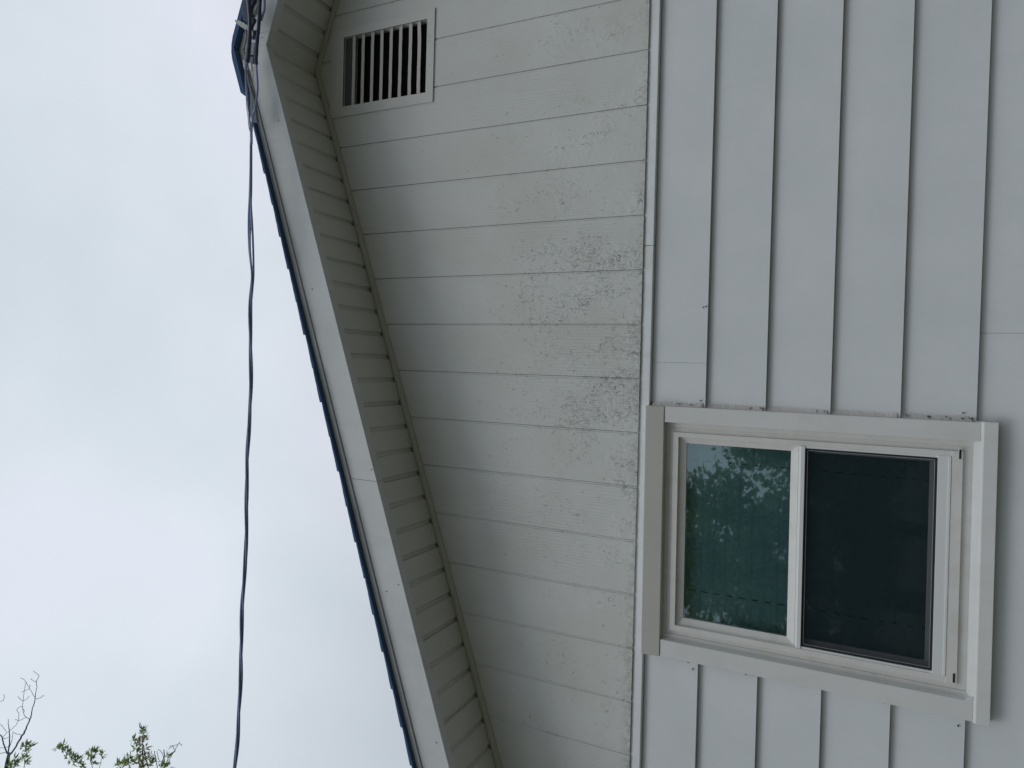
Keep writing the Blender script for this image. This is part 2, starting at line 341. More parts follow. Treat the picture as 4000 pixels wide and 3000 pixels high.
# ---------------------------------------------------------------- measured outlines (metres)
BARE = [[[-8.621,5.0,15.761,0.0525],[-8.2,5.0,15.738,0.0408],[-7.843,5.0,15.694,0.0337],[-7.64,5.0,15.638,0.029],[-7.536,5.0,15.599,0.0255]],[[-7.559,5.0,15.599,0.0197],[-7.49,4.97,15.485,0.0173],[-7.335,4.94,15.314,0.0148],[-7.077,4.91,15.089,0.0158],[-6.889,4.88,14.905,0.0146],[-6.73,4.85,14.778,0.0111],[-6.556,4.82,14.634,0.011],[-6.443,4.79,14.546,0.0088],[-6.324,4.76,14.476,0.0076],[-6.149,4.73,14.354,0.0076],[-6.043,4.7,14.285,0.0065],[-5.916,4.67,14.216,0.0048],[-5.788,4.64,14.135,0.0048],[-5.681,4.61,14.097,0.0048],[-5.532,4.58,13.964,0.004]],[[-5.859,5.0,14.691,0.004],[-5.921,5.1,14.934,0.004],[-5.966,5.2,15.225,0.004]],[[-5.997,5.0,14.786,0.004],[-6.073,5.1,15.046,0.004],[-6.131,5.2,15.309,0.004]],[[-6.294,5.0,14.812,0.0045],[-6.29,5.08,15.045,0.004],[-6.292,5.16,15.264,0.004],[-6.267,5.24,15.526,0.004],[-6.291,5.32,15.729,0.004],[-6.353,5.4,15.985,0.004]],[[-6.726,5.0,14.971,0.0057],[-6.747,5.03,15.139,0.0053],[-6.727,5.06,15.261,0.0049],[-6.68,5.09,15.346,0.0045],[-6.627,5.12,15.411,0.0041],[-6.566,5.15,15.447,0.004],[-6.469,5.18,15.483,0.004],[-6.369,5.21,15.509,0.004],[-6.267,5.24,15.526,0.004]],[[-6.306,5.0,14.793,0.004],[-6.204,4.9,14.541,0.004],[-6.082,4.8,14.296,0.004],[-5.943,4.7,14.036,0.004]],[[-6.44,5.0,15.178,0.004],[-6.434,5.0,15.255,0.004],[-6.393,5.0,15.344,0.004]],[[-6.44,5.0,15.178,0.004],[-6.31,4.9,14.913,0.004],[-6.142,4.8,14.634,0.004]],[[-7.287,5.0,15.815,0.0047],[-7.188,5.0,15.706,0.0044],[-7.07,5.0,15.548,0.0041],[-6.943,5.0,15.392,0.004],[-6.845,5.0,15.326,0.004],[-6.771,5.0,15.311,0.004],[-6.701,5.0,15.309,0.004],[-6.658,5.0,15.378,0.004],[-6.579,5.0,15.282,0.004],[-6.552,5.0,15.195,0.004]],[[-6.728,5.0,15.101,0.004],[-6.801,5.0,15.219,0.004],[-6.84,5.0,15.316,0.004],[-6.852,5.0,15.433,0.004]],[[-7.083,5.0,15.195,0.004],[-7.097,5.0,15.292,0.004],[-7.109,5.0,15.389,0.004],[-7.103,5.0,15.458,0.004]],[[-7.564,5.0,15.659,0.0139],[-7.527,5.05,15.824,0.0129],[-7.476,5.1,15.991,0.0118],[-7.437,5.15,16.117,0.0107],[-7.456,5.2,16.284,0.0096],[-7.463,5.25,16.506,0.0085],[-7.336,5.3,16.69,0.0073]],[[-7.548,5.0,15.643,0.0128],[-7.335,4.95,15.51,0.0109],[-7.122,4.9,15.41,0.0091],[-6.951,4.85,15.33,0.0074],[-6.809,4.8,15.268,0.0056],[-6.673,4.75,15.177,0.004]],[[-7.445,5.0,15.611,0.0058],[-7.339,5.06,15.635,0.005],[-7.257,5.12,15.712,0.0043],[-7.259,5.18,15.819,0.004]],[[-7.531,5.0,15.67,0.0064],[-7.573,5.0,15.779,0.0054],[-7.62,5.0,15.9,0.0045],[-7.639,5.0,16.063,0.004]],[[-7.421,5.0,15.631,0.0046],[-7.479,5.0,15.781,0.0041],[-7.512,5.0,15.902,0.004],[-7.509,5.0,16.025,0.004]],[[-7.22,5.0,15.605,0.004],[-7.27,5.0,15.684,0.004],[-7.308,5.0,15.784,0.004],[-7.29,5.0,15.825,0.004]],[[-7.156,5.0,15.696,0.004],[-7.096,5.0,15.808,0.004],[-7.055,5.0,15.9,0.004]],[[-6.168,5.0,14.981,0.004],[-6.223,5.0,15.095,0.004],[-6.294,5.0,15.238,0.004]],[[-6.727,5.0,16.038,0.004],[-6.639,5.0,15.917,0.004],[-6.579,5.0,15.817,0.004],[-6.511,5.0,15.778,0.004],[-6.456,5.0,15.795,0.004]],[[-6.149,5.0,15.001,0.004],[-6.087,5.0,14.954,0.004]],[[-6.581,5.0,15.194,0.004],[-6.612,5.0,15.136,0.004],[-6.654,5.0,15.164,0.004]]]
STUB = [[[-6.823,5.0,11.446,0.0075],[-6.654,5.0,11.495,0.0063],[-6.558,5.0,11.53,0.006],[-6.474,5.0,11.554,0.006],[-6.397,5.0,11.578,0.0052]],[[-6.864,5.0,11.33,0.0126],[-6.609,5.0,11.336,0.0089],[-6.49,5.0,11.339,0.0074],[-6.378,5.0,11.341,0.0082],[-6.315,5.0,11.354,0.0059]],[[-6.557,5.0,11.337,0.0045],[-6.41,4.97,11.187,0.0044],[-6.21,4.94,11.025,0.0044],[-6.095,4.91,10.926,0.004],[-5.988,4.88,10.838,0.004]],[[-6.498,5.0,11.366,0.004],[-6.535,5.0,11.431,0.004],[-6.557,5.0,11.525,0.004]],[[-6.535,5.0,11.431,0.004],[-6.49,5.0,11.476,0.004],[-6.421,5.0,11.5,0.004],[-6.381,5.0,11.518,0.004]],[[-6.493,5.0,11.377,0.004],[-6.45,5.0,11.356,0.004],[-6.396,5.0,11.379,0.004],[-6.358,5.0,11.435,0.004],[-6.347,5.0,11.485,0.004]],[[-6.261,5.0,11.106,0.004],[-6.221,5.0,11.123,0.004],[-6.21,5.0,11.15,0.004],[-6.271,5.0,11.246,0.004]],[[-6.147,5.0,11.028,0.004],[-6.188,5.0,11.124,0.004],[-6.222,5.0,11.22,0.004]],[[-6.12,5.0,10.997,0.004],[-6.123,5.0,10.954,0.004],[-6.138,5.0,10.938,0.004]],[[-6.538,5.0,11.564,0.004],[-6.508,5.0,11.621,0.004],[-6.489,5.0,11.677,0.004]],[[-6.48,5.0,11.577,0.004],[-6.469,5.0,11.633,0.004],[-6.415,5.0,11.645,0.004]]]
LEAFSTEM = [[[-7.082,5.0,11.81,0.0091],[-6.75,5.0,11.835,0.0082],[-6.632,5.0,11.849,0.0074],[-6.481,5.0,11.858,0.0066],[-6.367,5.0,11.863,0.0057],[-6.253,5.0,11.869,0.0049],[-6.152,5.0,11.894,0.004],[-6.093,5.0,11.901,0.004],[-6.05,5.0,11.914,0.004],[-6.026,5.0,11.949,0.004]],[[-6.75,5.0,11.835,0.004],[-6.617,5.0,11.935,0.004],[-6.506,5.0,12.007,0.004],[-6.48,5.0,12.025,0.004]],[[-6.366,5.0,11.861,0.004],[-6.371,5.0,11.964,0.004],[-6.362,5.0,12.091,0.004]],[[-6.78,5.0,11.829,0.004],[-6.621,5.0,11.753,0.004],[-6.547,5.0,11.709,0.004]],[[-7.15,5.0,12.038,0.0069],[-6.868,5.0,12.138,0.0054],[-6.779,5.0,12.21,0.004],[-6.696,5.0,12.247,0.004]],[[-7.141,5.0,12.272,0.0054],[-6.95,5.0,12.371,0.004],[-6.888,5.0,12.456,0.004]],[[-6.595,5.0,11.336,0.004],[-6.488,5.0,11.279,0.004],[-6.412,5.0,11.248,0.004]],[[-8.225,5.0,15.232,0.0069],[-7.682,5.0,15.126,0.0058],[-7.494,5.0,15.11,0.0048],[-7.363,5.0,15.055,0.004],[-7.251,5.0,15.066,0.004]],[[-8.244,5.0,15.687,0.0081],[-7.863,5.0,15.594,0.0058],[-7.672,5.0,15.498,0.004]],[[-7.599,5.0,12.798,0.0105],[-7.19,5.0,13.307,0.0087],[-7.132,5.0,13.565,0.0067],[-7.085,5.0,13.792,0.0048],[-7.0,5.0,14.007,0.004]],[[-7.456,5.0,13.032,0.0063],[-7.122,5.0,13.148,0.0051],[-6.959,5.0,13.176,0.004],[-6.858,5.0,13.162,0.004]],[[-7.286,5.0,13.002,0.004],[-7.068,5.0,12.957,0.004],[-6.881,5.0,12.895,0.004],[-6.82,5.0,12.905,0.004]]]
CLUSTERS = [[-6.18,5.0,11.854,0.038,0],[-6.277,5.0,11.812,0.042,2],[-6.418,5.0,11.797,0.045,2],[-6.371,5.0,11.964,0.046,2],[-6.348,5.0,11.907,0.038,2],[-6.362,5.0,12.091,0.031,0],[-6.48,5.0,12.025,0.032,0],[-6.536,5.0,11.949,0.046,2],[-6.564,5.0,11.879,0.045,2],[-6.546,5.0,11.732,0.053,0],[-6.629,5.0,11.674,0.041,0],[-6.665,5.0,11.969,0.061,1],[-6.692,5.0,11.842,0.072,2],[-6.741,5.0,11.91,0.061,1],[-6.694,5.0,12.212,0.061,0],[-6.788,5.0,12.268,0.062,0],[-6.837,5.0,12.362,0.046,0],[-6.888,5.0,12.456,0.043,0],[-6.766,5.0,12.163,0.046,1],[-6.408,5.0,11.259,0.044,0],[-6.612,5.0,11.396,0.041,0],[-6.575,5.0,11.266,0.044,0],[-6.127,5.0,11.884,0.015,0],[-7.242,5.0,15.076,0.085,0],[-7.303,5.0,15.171,0.046,0],[-7.228,5.0,14.981,0.045,0],[-7.361,5.0,15.045,0.045,0],[-7.514,5.0,15.1,0.048,0],[-7.576,5.0,15.032,0.04,0],[-7.669,5.0,15.488,0.087,0],[-7.673,5.0,15.419,0.063,0],[-7.764,5.0,15.536,0.064,0],[-7.0,5.0,14.007,0.077,0],[-7.048,5.0,13.899,0.076,0],[-7.085,5.0,13.792,0.076,0],[-7.128,5.0,13.669,0.076,0],[-7.132,5.0,13.565,0.075,1],[-7.168,5.0,13.461,0.059,0],[-7.037,5.0,14.104,0.038,0],[-6.858,5.0,13.162,0.069,0],[-6.942,5.0,13.194,0.048,0],[-7.019,5.0,13.158,0.051,0],[-6.829,5.0,13.095,0.042,0],[-6.83,5.0,12.905,0.034,0]]
STRANDS = [[[0.8857,-0.4182,3.8983],[0.8739,-0.4188,3.8974],[0.7863,-0.4232,3.8916],[0.67,-0.429,3.8871],[0.5831,-0.4333,3.8854],[0.5106,-0.437,3.8796],[0.421,-0.4414,3.8674]],[[0.8847,-0.4243,3.8896],[0.8727,-0.4249,3.8867],[0.7851,-0.4292,3.8798],[0.6978,-0.4336,3.8733],[0.6398,-0.4365,3.871],[0.553,-0.4408,3.8661],[0.4954,-0.4437,3.8655],[0.4206,-0.4475,3.8576]],[[0.8836,-0.4303,3.8805],[0.8725,-0.4309,3.8847],[0.6976,-0.4396,3.8717],[0.6248,-0.4433,3.8632],[0.5666,-0.4462,3.8535],[0.5087,-0.4491,3.8451],[0.4196,-0.4535,3.8338]]]
CENTER = [[0.3407,-0.4455,3.8427],[0.23,-0.451,3.8454],[0.1405,-0.4555,3.8412],[-0.0011,-0.4626,3.8286],[-0.1441,-0.4697,3.8187],[-0.2932,-0.4772,3.8168],[-0.4264,-0.4838,3.8148],[-0.7052,-0.4978,3.7955],[-0.8294,-0.504,3.7912],[-0.9845,-0.5117,3.7945],[-1.1692,-0.521,3.7882],[-1.29,-0.527,3.7828],[-1.4451,-0.5348,3.7817],[-1.5448,-0.5397,3.7808],[-1.6479,-0.5449,3.7852]]
HW = {"A_thick":[[1.57,-0.4,3.9445],[1.4978,-0.4,3.942],[1.4106,-0.4,3.9363],[1.3674,-0.4,3.9352],[1.3244,-0.4,3.9361],[1.2595,-0.4,3.9423],[1.2394,-0.4,3.9478]],"A_thin":[[1.2408,-0.4,3.9478],[1.2201,-0.4,3.9533],[1.1866,-0.4,3.9518],[1.1428,-0.4,3.9483],[1.0985,-0.4,3.9421],[1.0458,-0.4,3.9353],[1.0284,-0.4,3.9303],[0.9842,-0.4,3.9238],[0.9549,-0.4,3.9194],[0.9328,-0.4,3.9159]],"B":[[1.5342,-0.415,3.9454],[1.4906,-0.415,3.9413],[1.4239,-0.415,3.9287],[1.3593,-0.415,3.927],[1.3035,-0.415,3.9344],[1.2532,-0.415,3.9411],[1.2097,-0.412,3.9447],[1.1227,-0.412,3.9399],[1.0411,-0.412,3.9312],[1.0125,-0.405,3.9315],[0.9684,-0.405,3.9254],[0.9382,-0.405,3.9137]],"C_thick":[[1.5494,-0.41,3.8706],[1.4785,-0.41,3.8697],[1.4083,-0.41,3.8727],[1.3594,-0.41,3.8763],[1.3107,-0.41,3.8818],[1.2461,-0.41,3.886],[1.2368,-0.41,3.8863],[1.2179,-0.41,3.8839]],"C_thin":[[1.2208,-0.41,3.8844],[1.186,-0.41,3.8805],[1.1353,-0.41,3.8747],[1.0998,-0.41,3.8753],[1.0581,-0.41,3.883],[1.0358,-0.41,3.8863],[1.0227,-0.405,3.9001],[0.9805,-0.405,3.9069],[0.9376,-0.405,3.9087]],"D":[[1.5513,-0.4,3.8562],[1.4802,-0.4,3.8543],[1.4406,-0.4,3.8548],[1.4224,-0.4,3.863],[1.3985,-0.4,3.8721]],"twineL":[[1.2395,-0.385,3.9568],[1.2067,-0.385,3.9509],[1.1698,-0.385,3.947],[1.1354,-0.385,3.94]],"twineR":[[1.2247,-0.385,3.9185],[1.1953,-0.385,3.9247],[1.1669,-0.385,3.9279],[1.1266,-0.385,3.9288]],"clamp1":[[1.3352,-0.375,3.9579],[1.3304,-0.375,3.9308],[1.2718,-0.375,3.9392],[1.2753,-0.375,3.9603]],"clamp1b":[[1.2845,-0.375,3.9586],[1.2811,-0.375,3.9384],[1.2468,-0.375,3.9415],[1.2515,-0.375,3.9617]],"grip":[[1.2258,-0.375,3.9742],[1.1685,-0.375,3.9616],[1.0909,-0.375,3.9284],[0.9957,-0.375,3.9106],[0.9975,-0.375,3.931],[1.0247,-0.375,3.9497],[1.124,-0.375,3.9564],[1.1999,-0.375,3.9765]],"wedge2":[[1.5299,-0.375,3.935],[1.5256,-0.375,3.9141],[1.4915,-0.375,3.9162],[1.4455,-0.375,3.9468],[1.4478,-0.375,3.9588],[1.4786,-0.375,3.9606]],"body":[[1.5381,-0.385,3.9988],[1.5233,-0.385,3.9264],[1.4988,-0.385,3.9257],[1.4771,-0.385,3.947],[1.4532,-0.385,3.9504],[1.448,-0.385,3.9383],[1.4333,-0.385,3.9369],[1.4258,-0.385,3.9238],[1.4107,-0.385,3.9313],[1.3957,-0.385,3.9439],[1.3837,-0.385,3.9416],[1.3836,-0.385,3.9566],[1.4083,-0.385,3.9652],[1.4344,-0.385,3.9962],[1.4732,-0.385,4.0012]],"flap":[[1.4358,-0.395,4.031],[1.4273,-0.395,4.0054],[1.4133,-0.395,3.9767],[1.3928,-0.395,3.9521],[1.3783,-0.395,3.9518],[1.393,-0.395,3.9843],[1.4128,-0.395,4.0131],[1.4272,-0.395,4.0277]],"hook":[[1.3927,-0.385,3.9829],[1.3832,-0.385,3.9706],[1.3765,-0.385,3.9734],[1.3676,-0.385,3.9682],[1.3628,-0.385,3.9781],[1.3714,-0.385,3.9854]],"fork1":[[1.2713,-0.372,4.0039],[1.27,-0.372,3.9958],[1.2445,-0.372,3.992],[1.2303,-0.372,3.9947],[1.2414,-0.372,4.0001]],"fork2":[[1.2622,-0.372,3.9662],[1.2531,-0.372,3.9549],[1.2292,-0.372,3.9513],[1.216,-0.372,3.9509],[1.2222,-0.372,3.9621],[1.2414,-0.372,3.9727]],"joint":[[1.3803,-0.385,3.9385],[1.3755,-0.385,3.9126],[1.3658,-0.385,3.9222],[1.3542,-0.385,3.914],[1.3426,-0.385,3.9216],[1.3418,-0.385,3.9415],[1.3527,-0.385,3.9457],[1.3582,-0.385,3.9359]]}
# ---------------------------------------------------------------- ground
g = MB(); n = 60; S = 600.0
g.add([(-S, -S, 0), (S, -S, 0), (S, S, 0), (-S, S, 0)], [(0, 1, 2, 3)])
o = g.build('ground', M['grass']); o['kind'] = 'structure'

# ---------------------------------------------------------------- house
PX, SL, C0 = 1.350, 0.3506, 3.4627          # ridge position, roof slope, soffit height at x = 0
XL, XR = -2.85, 5.55                         # wall corners
DEP = 9.0
def sof(x):                                  # height of the soffit above x
    return C0 + SL*(x if x <= PX else 2*PX - x)
def tilt(s, x0): return lambda x, y, z: (x, y, z + s*(x-x0))
T1 = tilt(0.0075, 0.9)                       # the siding courses run a hair out of level
T2 = tilt(0.0145, -0.14)                     # so does the window
house = thing('house', (PX, 0, 0), 'single-storey white house with gable wall of vertical boards above horizontal lap siding', 'house')

# gable panel: grooved vertical boards; grooves every 0.2033 m
GB = 2.338
m_ = MB(); pitchb = 0.2033; G0 = 0.166
gx = sorted(G0 + pitchb*k for k in range(-16, 30) if XL+0.05 < G0+pitchb*k < XR-0.05)
rng = random.Random(5)
def strip(x0, x1, y0, y1, seg=1):
    """front face from x0 (depth y0) to x1 (depth y1) between the ragged bottom edge and the soffit"""
    for k in range(seg):
        a = x0+(x1-x0)*k/seg; c = x0+(x1-x0)*(k+1)/seg; ya = y0+(y1-y0)*k/seg; yc = y0+(y1-y0)*(k+1)/seg
        za, zc = GB+0.0075*(a-0.9)+rag(a), GB+0.0075*(c-0.9)+rag(c)
        m_.add([(a, ya, za), (c, yc, zc), (c, yc, sof(c)+0.02), (a, ya, sof(a)+0.02),
                (a, ya+0.016, za), (c, yc+0.016, zc)], [(0, 1, 2, 3), (4, 5, 1, 0)])
def rag(x):
    return 0.0016*mnoise.noise(Vector((x*60, 0, 0))) + 0.0012*mnoise.noise(Vector((x*210, 3, 0)))
prev = XL
for x in gx:
    dbl = 0.009
    a, c = x-dbl/2, x+dbl/2
    segs = []
    lo, hi = prev, a
    if lo < PX < hi: segs = [(lo, PX), (PX, hi)]
    else: segs = [(lo, hi)]
    for s0, s1 in segs: strip(s0, s1, 0.0, 0.0, max(2, int((s1-s0)/0.008)))
    strip(a, a+0.0009, 0.0, 0.0032); strip(a+0.0009, c-0.0020, 0.0032, 0.0034); strip(c-0.0020, c-0.0014, 0.0034, 0.0090); strip(c-0.0014, c-0.0004, 0.0090, 0.0090); strip(c-0.0004, c, 0.0090, 0.0)
    prev = c
strip(prev, XR, 0, 0, 40)
gable = m_.build('gable_wall', M['gable'], house)

# band board below the panel, with one butt joint
m_ = MB()
prof = [(0.012, 2.36), (0.0105, 2.345), (0.001, 2.2995), (0.004, 2.297), (0.03, 2.297), (0.03, 2.36)]
for a, c in ((XL, 0.4605), (0.4625, XR)): m_.prism(prof, a, c, lambda a_, u, v: T1(a_, u, v))
m_.build('band_board', M['band'], house, bevel=0.0012)

# lap siding
WX0, WX1, WZ0, WZ1 = -1.030, -0.150, 1.235, 2.262     # opening behind the window trim
m_ = MB(); EXP = 0.2050; bots = [2.0945-EXP*k for k in range(0, 10)]
joints = {0: [0.029, -2.2, 3.1], 1: [2.1, -1.9], 2: [3.0], 3: [2.0, -2.4], 4: [1.7], 5: [0.142, 3.4], 6: [-0.6, 2.6], 7: [1.0], 8: [-1.2], 9: [0.5]}
def course(x0, x1, zb, zt, full_b, full_t):
    def y(z): return 0.0015 + 0.0200*(z-full_b)/(full_t-full_b)
    prof = [(y(zb), zb), (y(zt), zt), (y(zt)+0.008, zt), (y(zb)+0.0150, zb)]
    m_.prism(prof, x0, x1, lambda a_, u, v: T1(a_, u, v))
for k, zb in enumerate(bots):
    zt = zb + EXP + 0.018
    if k == 0: zt = 2.296
    cuts = [XL] + sorted(joints.get(k, [])) + [XR]
    for a, c in zip(cuts[:-1], cuts[1:]):
        a2 = a + (0.0004 if a != XL else 0); c2 = c - (0.0004 if c != XR else 0)
        if c2 <= WX0 or a2 >= WX1 or zt <= WZ0: course(a2, c2, zb, zt, zb, zt); continue
        if a2 < WX0: course(a2, WX0, zb, zt, zb, zt)
        if c2 > WX1: course(WX1, c2, zb, zt, zb, zt)
        if zb < WZ0: course(max(a2, WX0), min(c2, WX1), zb, WZ0-0.003, zb, zt)
siding = m_.build('lap_siding', M['siding'], house)
# backing wall with a hole for the window
m_ = MB()
for (x0, x1, z0, z1) in ((XL, WX0, 0.2, 2.36), (WX1, XR, 0.2, 2.36), (WX0, WX1, 0.2, WZ0), (WX0, WX1, WZ1, 2.36)):
    m_.box(x0, x1, 0.034, 0.15, z0, z1)
def pent(y): return [(XL, y, 2.36), (XR, y, 2.36), (XR, y, sof(XR)+0.06), (PX, y, sof(PX)+0.06), (XL, y, sof(XL)+0.06)]
m_.add(pent(0.034)+pent(0.15), [(0, 1, 2, 3, 4), (9, 8, 7, 6, 5)])
m_.box(XL, XL+0.15, 0.15, DEP, 0.2, sof(XL)+0.02); m_.box(XR-0.15, XR, 0.15, DEP, 0.2, sof(XR)+0.02)
m_.box(XL+0.15, XR-0.15, DEP-0.15, DEP, 0.2, sof(XL)+0.02)
m_.add([(XL, DEP, 2.46), (XR, DEP, 2.46), (PX, DEP, sof(PX))], [(0, 1, 2)])
m_.build('wall', M['siding'], house)
m_ = MB(); m_.box(XL-0.0, XR+0.0, 0.02, DEP, -0.3, 0.2); m_.build('foundation', M['concrete'], house)
for x in (XL, XR-0.09): MB().box(x-0.004, x+0.094, -0.022, 0.034, 0.2, 2.30).build('corner_board', M['trim'], house, bevel=0.0015)
# nail heads
def disc(x, z, r, y=-0.0035):
    m_ = MB()
    m_.prism([(r*math.cos(t*math.pi/4), r*math.sin(t*math.pi/4)) for t in range(8)], y, 0.006, lambda a_, u, v: (x+u, a_, z+v))
    m_.build('nail_head', M['crack'], house)
for x, z in ((-0.106, 2.098), (-0.106, 1.2965), (-1.083, 2.091), (-1.082, 1.272), (0.2296, 2.100), (0.232, 2.09)): disc(x, z+0.006, 0.0022)

# soffit: panels with a pressed groove every 0.1 m, both slopes
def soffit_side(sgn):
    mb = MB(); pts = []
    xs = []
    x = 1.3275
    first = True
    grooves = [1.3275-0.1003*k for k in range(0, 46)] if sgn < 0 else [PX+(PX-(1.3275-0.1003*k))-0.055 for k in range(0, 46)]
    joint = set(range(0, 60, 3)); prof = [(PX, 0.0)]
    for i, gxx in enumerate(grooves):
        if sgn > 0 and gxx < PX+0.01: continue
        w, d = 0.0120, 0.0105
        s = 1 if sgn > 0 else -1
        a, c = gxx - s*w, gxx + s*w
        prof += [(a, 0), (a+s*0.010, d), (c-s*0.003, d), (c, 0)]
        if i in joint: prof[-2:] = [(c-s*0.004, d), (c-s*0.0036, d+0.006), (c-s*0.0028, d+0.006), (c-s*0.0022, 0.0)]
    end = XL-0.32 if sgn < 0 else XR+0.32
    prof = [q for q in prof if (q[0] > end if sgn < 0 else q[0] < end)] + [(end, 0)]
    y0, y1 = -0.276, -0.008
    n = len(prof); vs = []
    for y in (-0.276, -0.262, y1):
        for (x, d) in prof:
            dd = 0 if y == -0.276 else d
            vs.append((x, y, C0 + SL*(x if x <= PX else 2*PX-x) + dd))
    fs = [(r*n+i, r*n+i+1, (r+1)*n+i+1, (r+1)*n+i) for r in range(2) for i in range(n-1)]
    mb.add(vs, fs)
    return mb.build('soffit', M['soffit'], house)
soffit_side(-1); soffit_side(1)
# dark backing strip: closes the eave box above the grooves
def rake(prof, x0, x1, slope_pts=None):
    """profile (y, c) swept along a rake; c = height above the sloping soffit line"""
    mb = MB(); mb.prism(prof, x0, x1, lambda a_, u, v: (a_, u, sof(a_)+v)); return mb
def rake2(name, prof, material, ends=(XL-0.32, XR+0.32), bev=0.0, cuts=None, parent=house):
    outs = []
    for side, (a, c) in enumerate(((ends[0], PX), (PX, ends[1]))):
        mb = MB(); segs = [(a, c)]
        if cuts and side == 1 and name == 'rake_fascia': segs = [(a+0.0006, 1.4045), (1.4057, c)]
        if cuts and side == 0:
            cc_ = [a]+cuts+[c]; segs = [(q+(0.0006 if i else 0), r-(0.0006 if r != c else 0)) for i, (q, r) in enumerate(zip(cc_[:-1], cc_[1:]))]
        for q, r in segs: mb.prism(prof, q, r, lambda a_, u, v: (a_, u, sof(a_)+v))
        outs.append(mb.build(name, material, parent, bevel=bev))
    return outs
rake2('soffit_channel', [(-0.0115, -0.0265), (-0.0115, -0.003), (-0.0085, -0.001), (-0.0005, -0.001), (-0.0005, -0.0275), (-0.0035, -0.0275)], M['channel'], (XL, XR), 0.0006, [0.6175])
# fascia with its bottom return under the soffit ends
fas = rake2('rake_fascia', [(-0.310, -0.0015), (-0.310, 0.1265), (-0.292, 0.1265), (-0.292, 0.006), (-0.272, 0.006), (-0.272, -0.0015)], M['fascia'], cuts=[-0.475], bev=0.0008)
rake2('rake_trim', [(-0.316, 0.1295), (-0.316, 0.1530), (-0.2925, 0.1530), (-0.2925, 0.1295)], M['fascia'], cuts=[-0.617], bev=0.0008)
for x, z in ((1.382, 3.958), (1.017, 3.856), (-0.429, 3.321), (-0.868, 3.178), (-1.443, 2.985), (0.294, 3.647), (-0.904, 3.233)):
    mb = MB(); mb.prism([(0.0021*math.cos(t*math.pi/4), 0.0021*math.sin(t*math.pi/4)) for t in range(8)], -0.3125, -0.3, lambda a_, u, v: (x+u, a_, z+v))
    mb.build('nail_head', M['gap'], fas[1] if x > PX else fas[0])
rake2('backing_board', [(-0.291, 0.008), (-0.291, 0.148), (-0.02, 0.148), (-0.02, 0.12), (-0.27, 0.12), (-0.27, 0.008)], M['gap'])
# roof deck and shingle courses
RO = -0.339
roofobjs = []
for s in (-1, 1):
    mb = MB()
    end = XL-0.36 if s < 0 else XR+0.36
    mb.prism([(-0.312, 0.1535), (-0.312, 0.158), (DEP+0.3, 0.158), (DEP+0.3, 0.1535)], *(sorted((PX, end))), lambda a_, u, v: (a_, u, sof(a_)+v))
    step = 0.1373; k = 0; rg = random.Random(8+s)
    while True:
        # lower end of course k, measured from the ridge
        xl = (0.789-step*k) if s < 0 else 2*PX-(0.789-step*k)-0.05
        xu = xl + (step*1.02 if s < 0 else -step*1.02)
        if (s < 0 and xl < end) or (s > 0 and xl > end): break
        k += 1
        tlo = 0.0135+rg.uniform(-0.001, 0.0015); thi = 0.0075
        dy = rg.uniform(-0.0025, 0.0025)
        ym = RO+dy
        q = [(xl, ym), (xu, ym), (xu, DEP+0.33), (xl, DEP+0.33)]
        hs = [tlo, thi, thi, tlo]
        # ragged rake edge
        nn = 8; top = []; bot = []
        for i in range(nn+1):
            t = i/nn; x = xl+(xu-xl)*t; yy = ym+rg.uniform(-0.0008, 0.0008)
            top.append((x, yy, sof(x)+0.1500+tlo+(thi-tlo)*t)); bot.append((x, yy, sof(x)+0.1515))
        a = len(top)
        vs = top + bot + [(xl, DEP+.33, sof(xl)+.1485+tlo), (xu, DEP+.33, sof(xu)+.1485+thi), (xl, DEP+.33, sof(xl)+.1475), (xu, DEP+.33, sof(xu)+.1475)]
        fs = [(i, i+1, a+i+1, a+i) for i in range(nn)] + [tuple(range(a))+(2*a+1, 2*a), tuple(range(2*a-1, a-1, -1))+(2*a+2, 2*a+3), (0, a, 2*a+2, 2*a), (nn, 2*a+1, 2*a+3, a+nn)]
        mb.add(vs, fs)
    # courses between the first visible step and the ridge
    kk = 1
    while True:
        xl = (0.789+step*kk) if s < 0 else 2*PX-(0.789+step*kk)-0.05
        xu = xl + (step*1.02 if s < 0 else -step*1.02)
        if (s < 0 and xl > PX-0.02) or (s > 0 and xl < PX+0.02): break
        if s < 0: xu = min(xu, PX)
        else: xu = max(xu, PX)
        lo, hi = sorted((xl, xu))
        mb.prism([(RO, 0.1515), (RO, 0.160), (DEP+.33, 0.160), (DEP+.33, 0.1515)], lo, hi, lambda a_, u, v: (a_, u, sof(a_)+v)); kk += 1
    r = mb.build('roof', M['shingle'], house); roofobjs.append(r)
# ridge caps
mb = MB()
for i in range(40):
    y0 = RO-0.004 + i*0.235; y1 = y0+0.30
    h0, h1 = 0.019, 0.012
    pts = []
    for (y, h) in ((y0, h0), (min(y1, DEP+.33), h1)):
        for dx, dh in ((-0.215, -0.006), (-0.20, 0.0), (-0.05, 0.002), (-0.018, -0.003), (0.018, -0.003), (0.05, 0.002), (0.20, 0.0), (0.215, -0.006)):
            x = PX+dx; pts.append((x, y, sof(x)+0.160+dh+(h if abs(dx) < 0.21 else h*0.55)))
        for dx in (0.215, 0.0, -0.215):
            x = PX+dx; pts.append((x, y, sof(x)+0.155))
    n = 11
    mb.add(pts, [(j, (j+1) % n, n+(j+1) % n, n+j) for j in range(n)] + [tuple(range(n-1, -1, -1)), tuple(range(n, 2*n))])
    if y1 > DEP: break
mb.build('ridge_cap', M['shingle'], roofobjs[0])
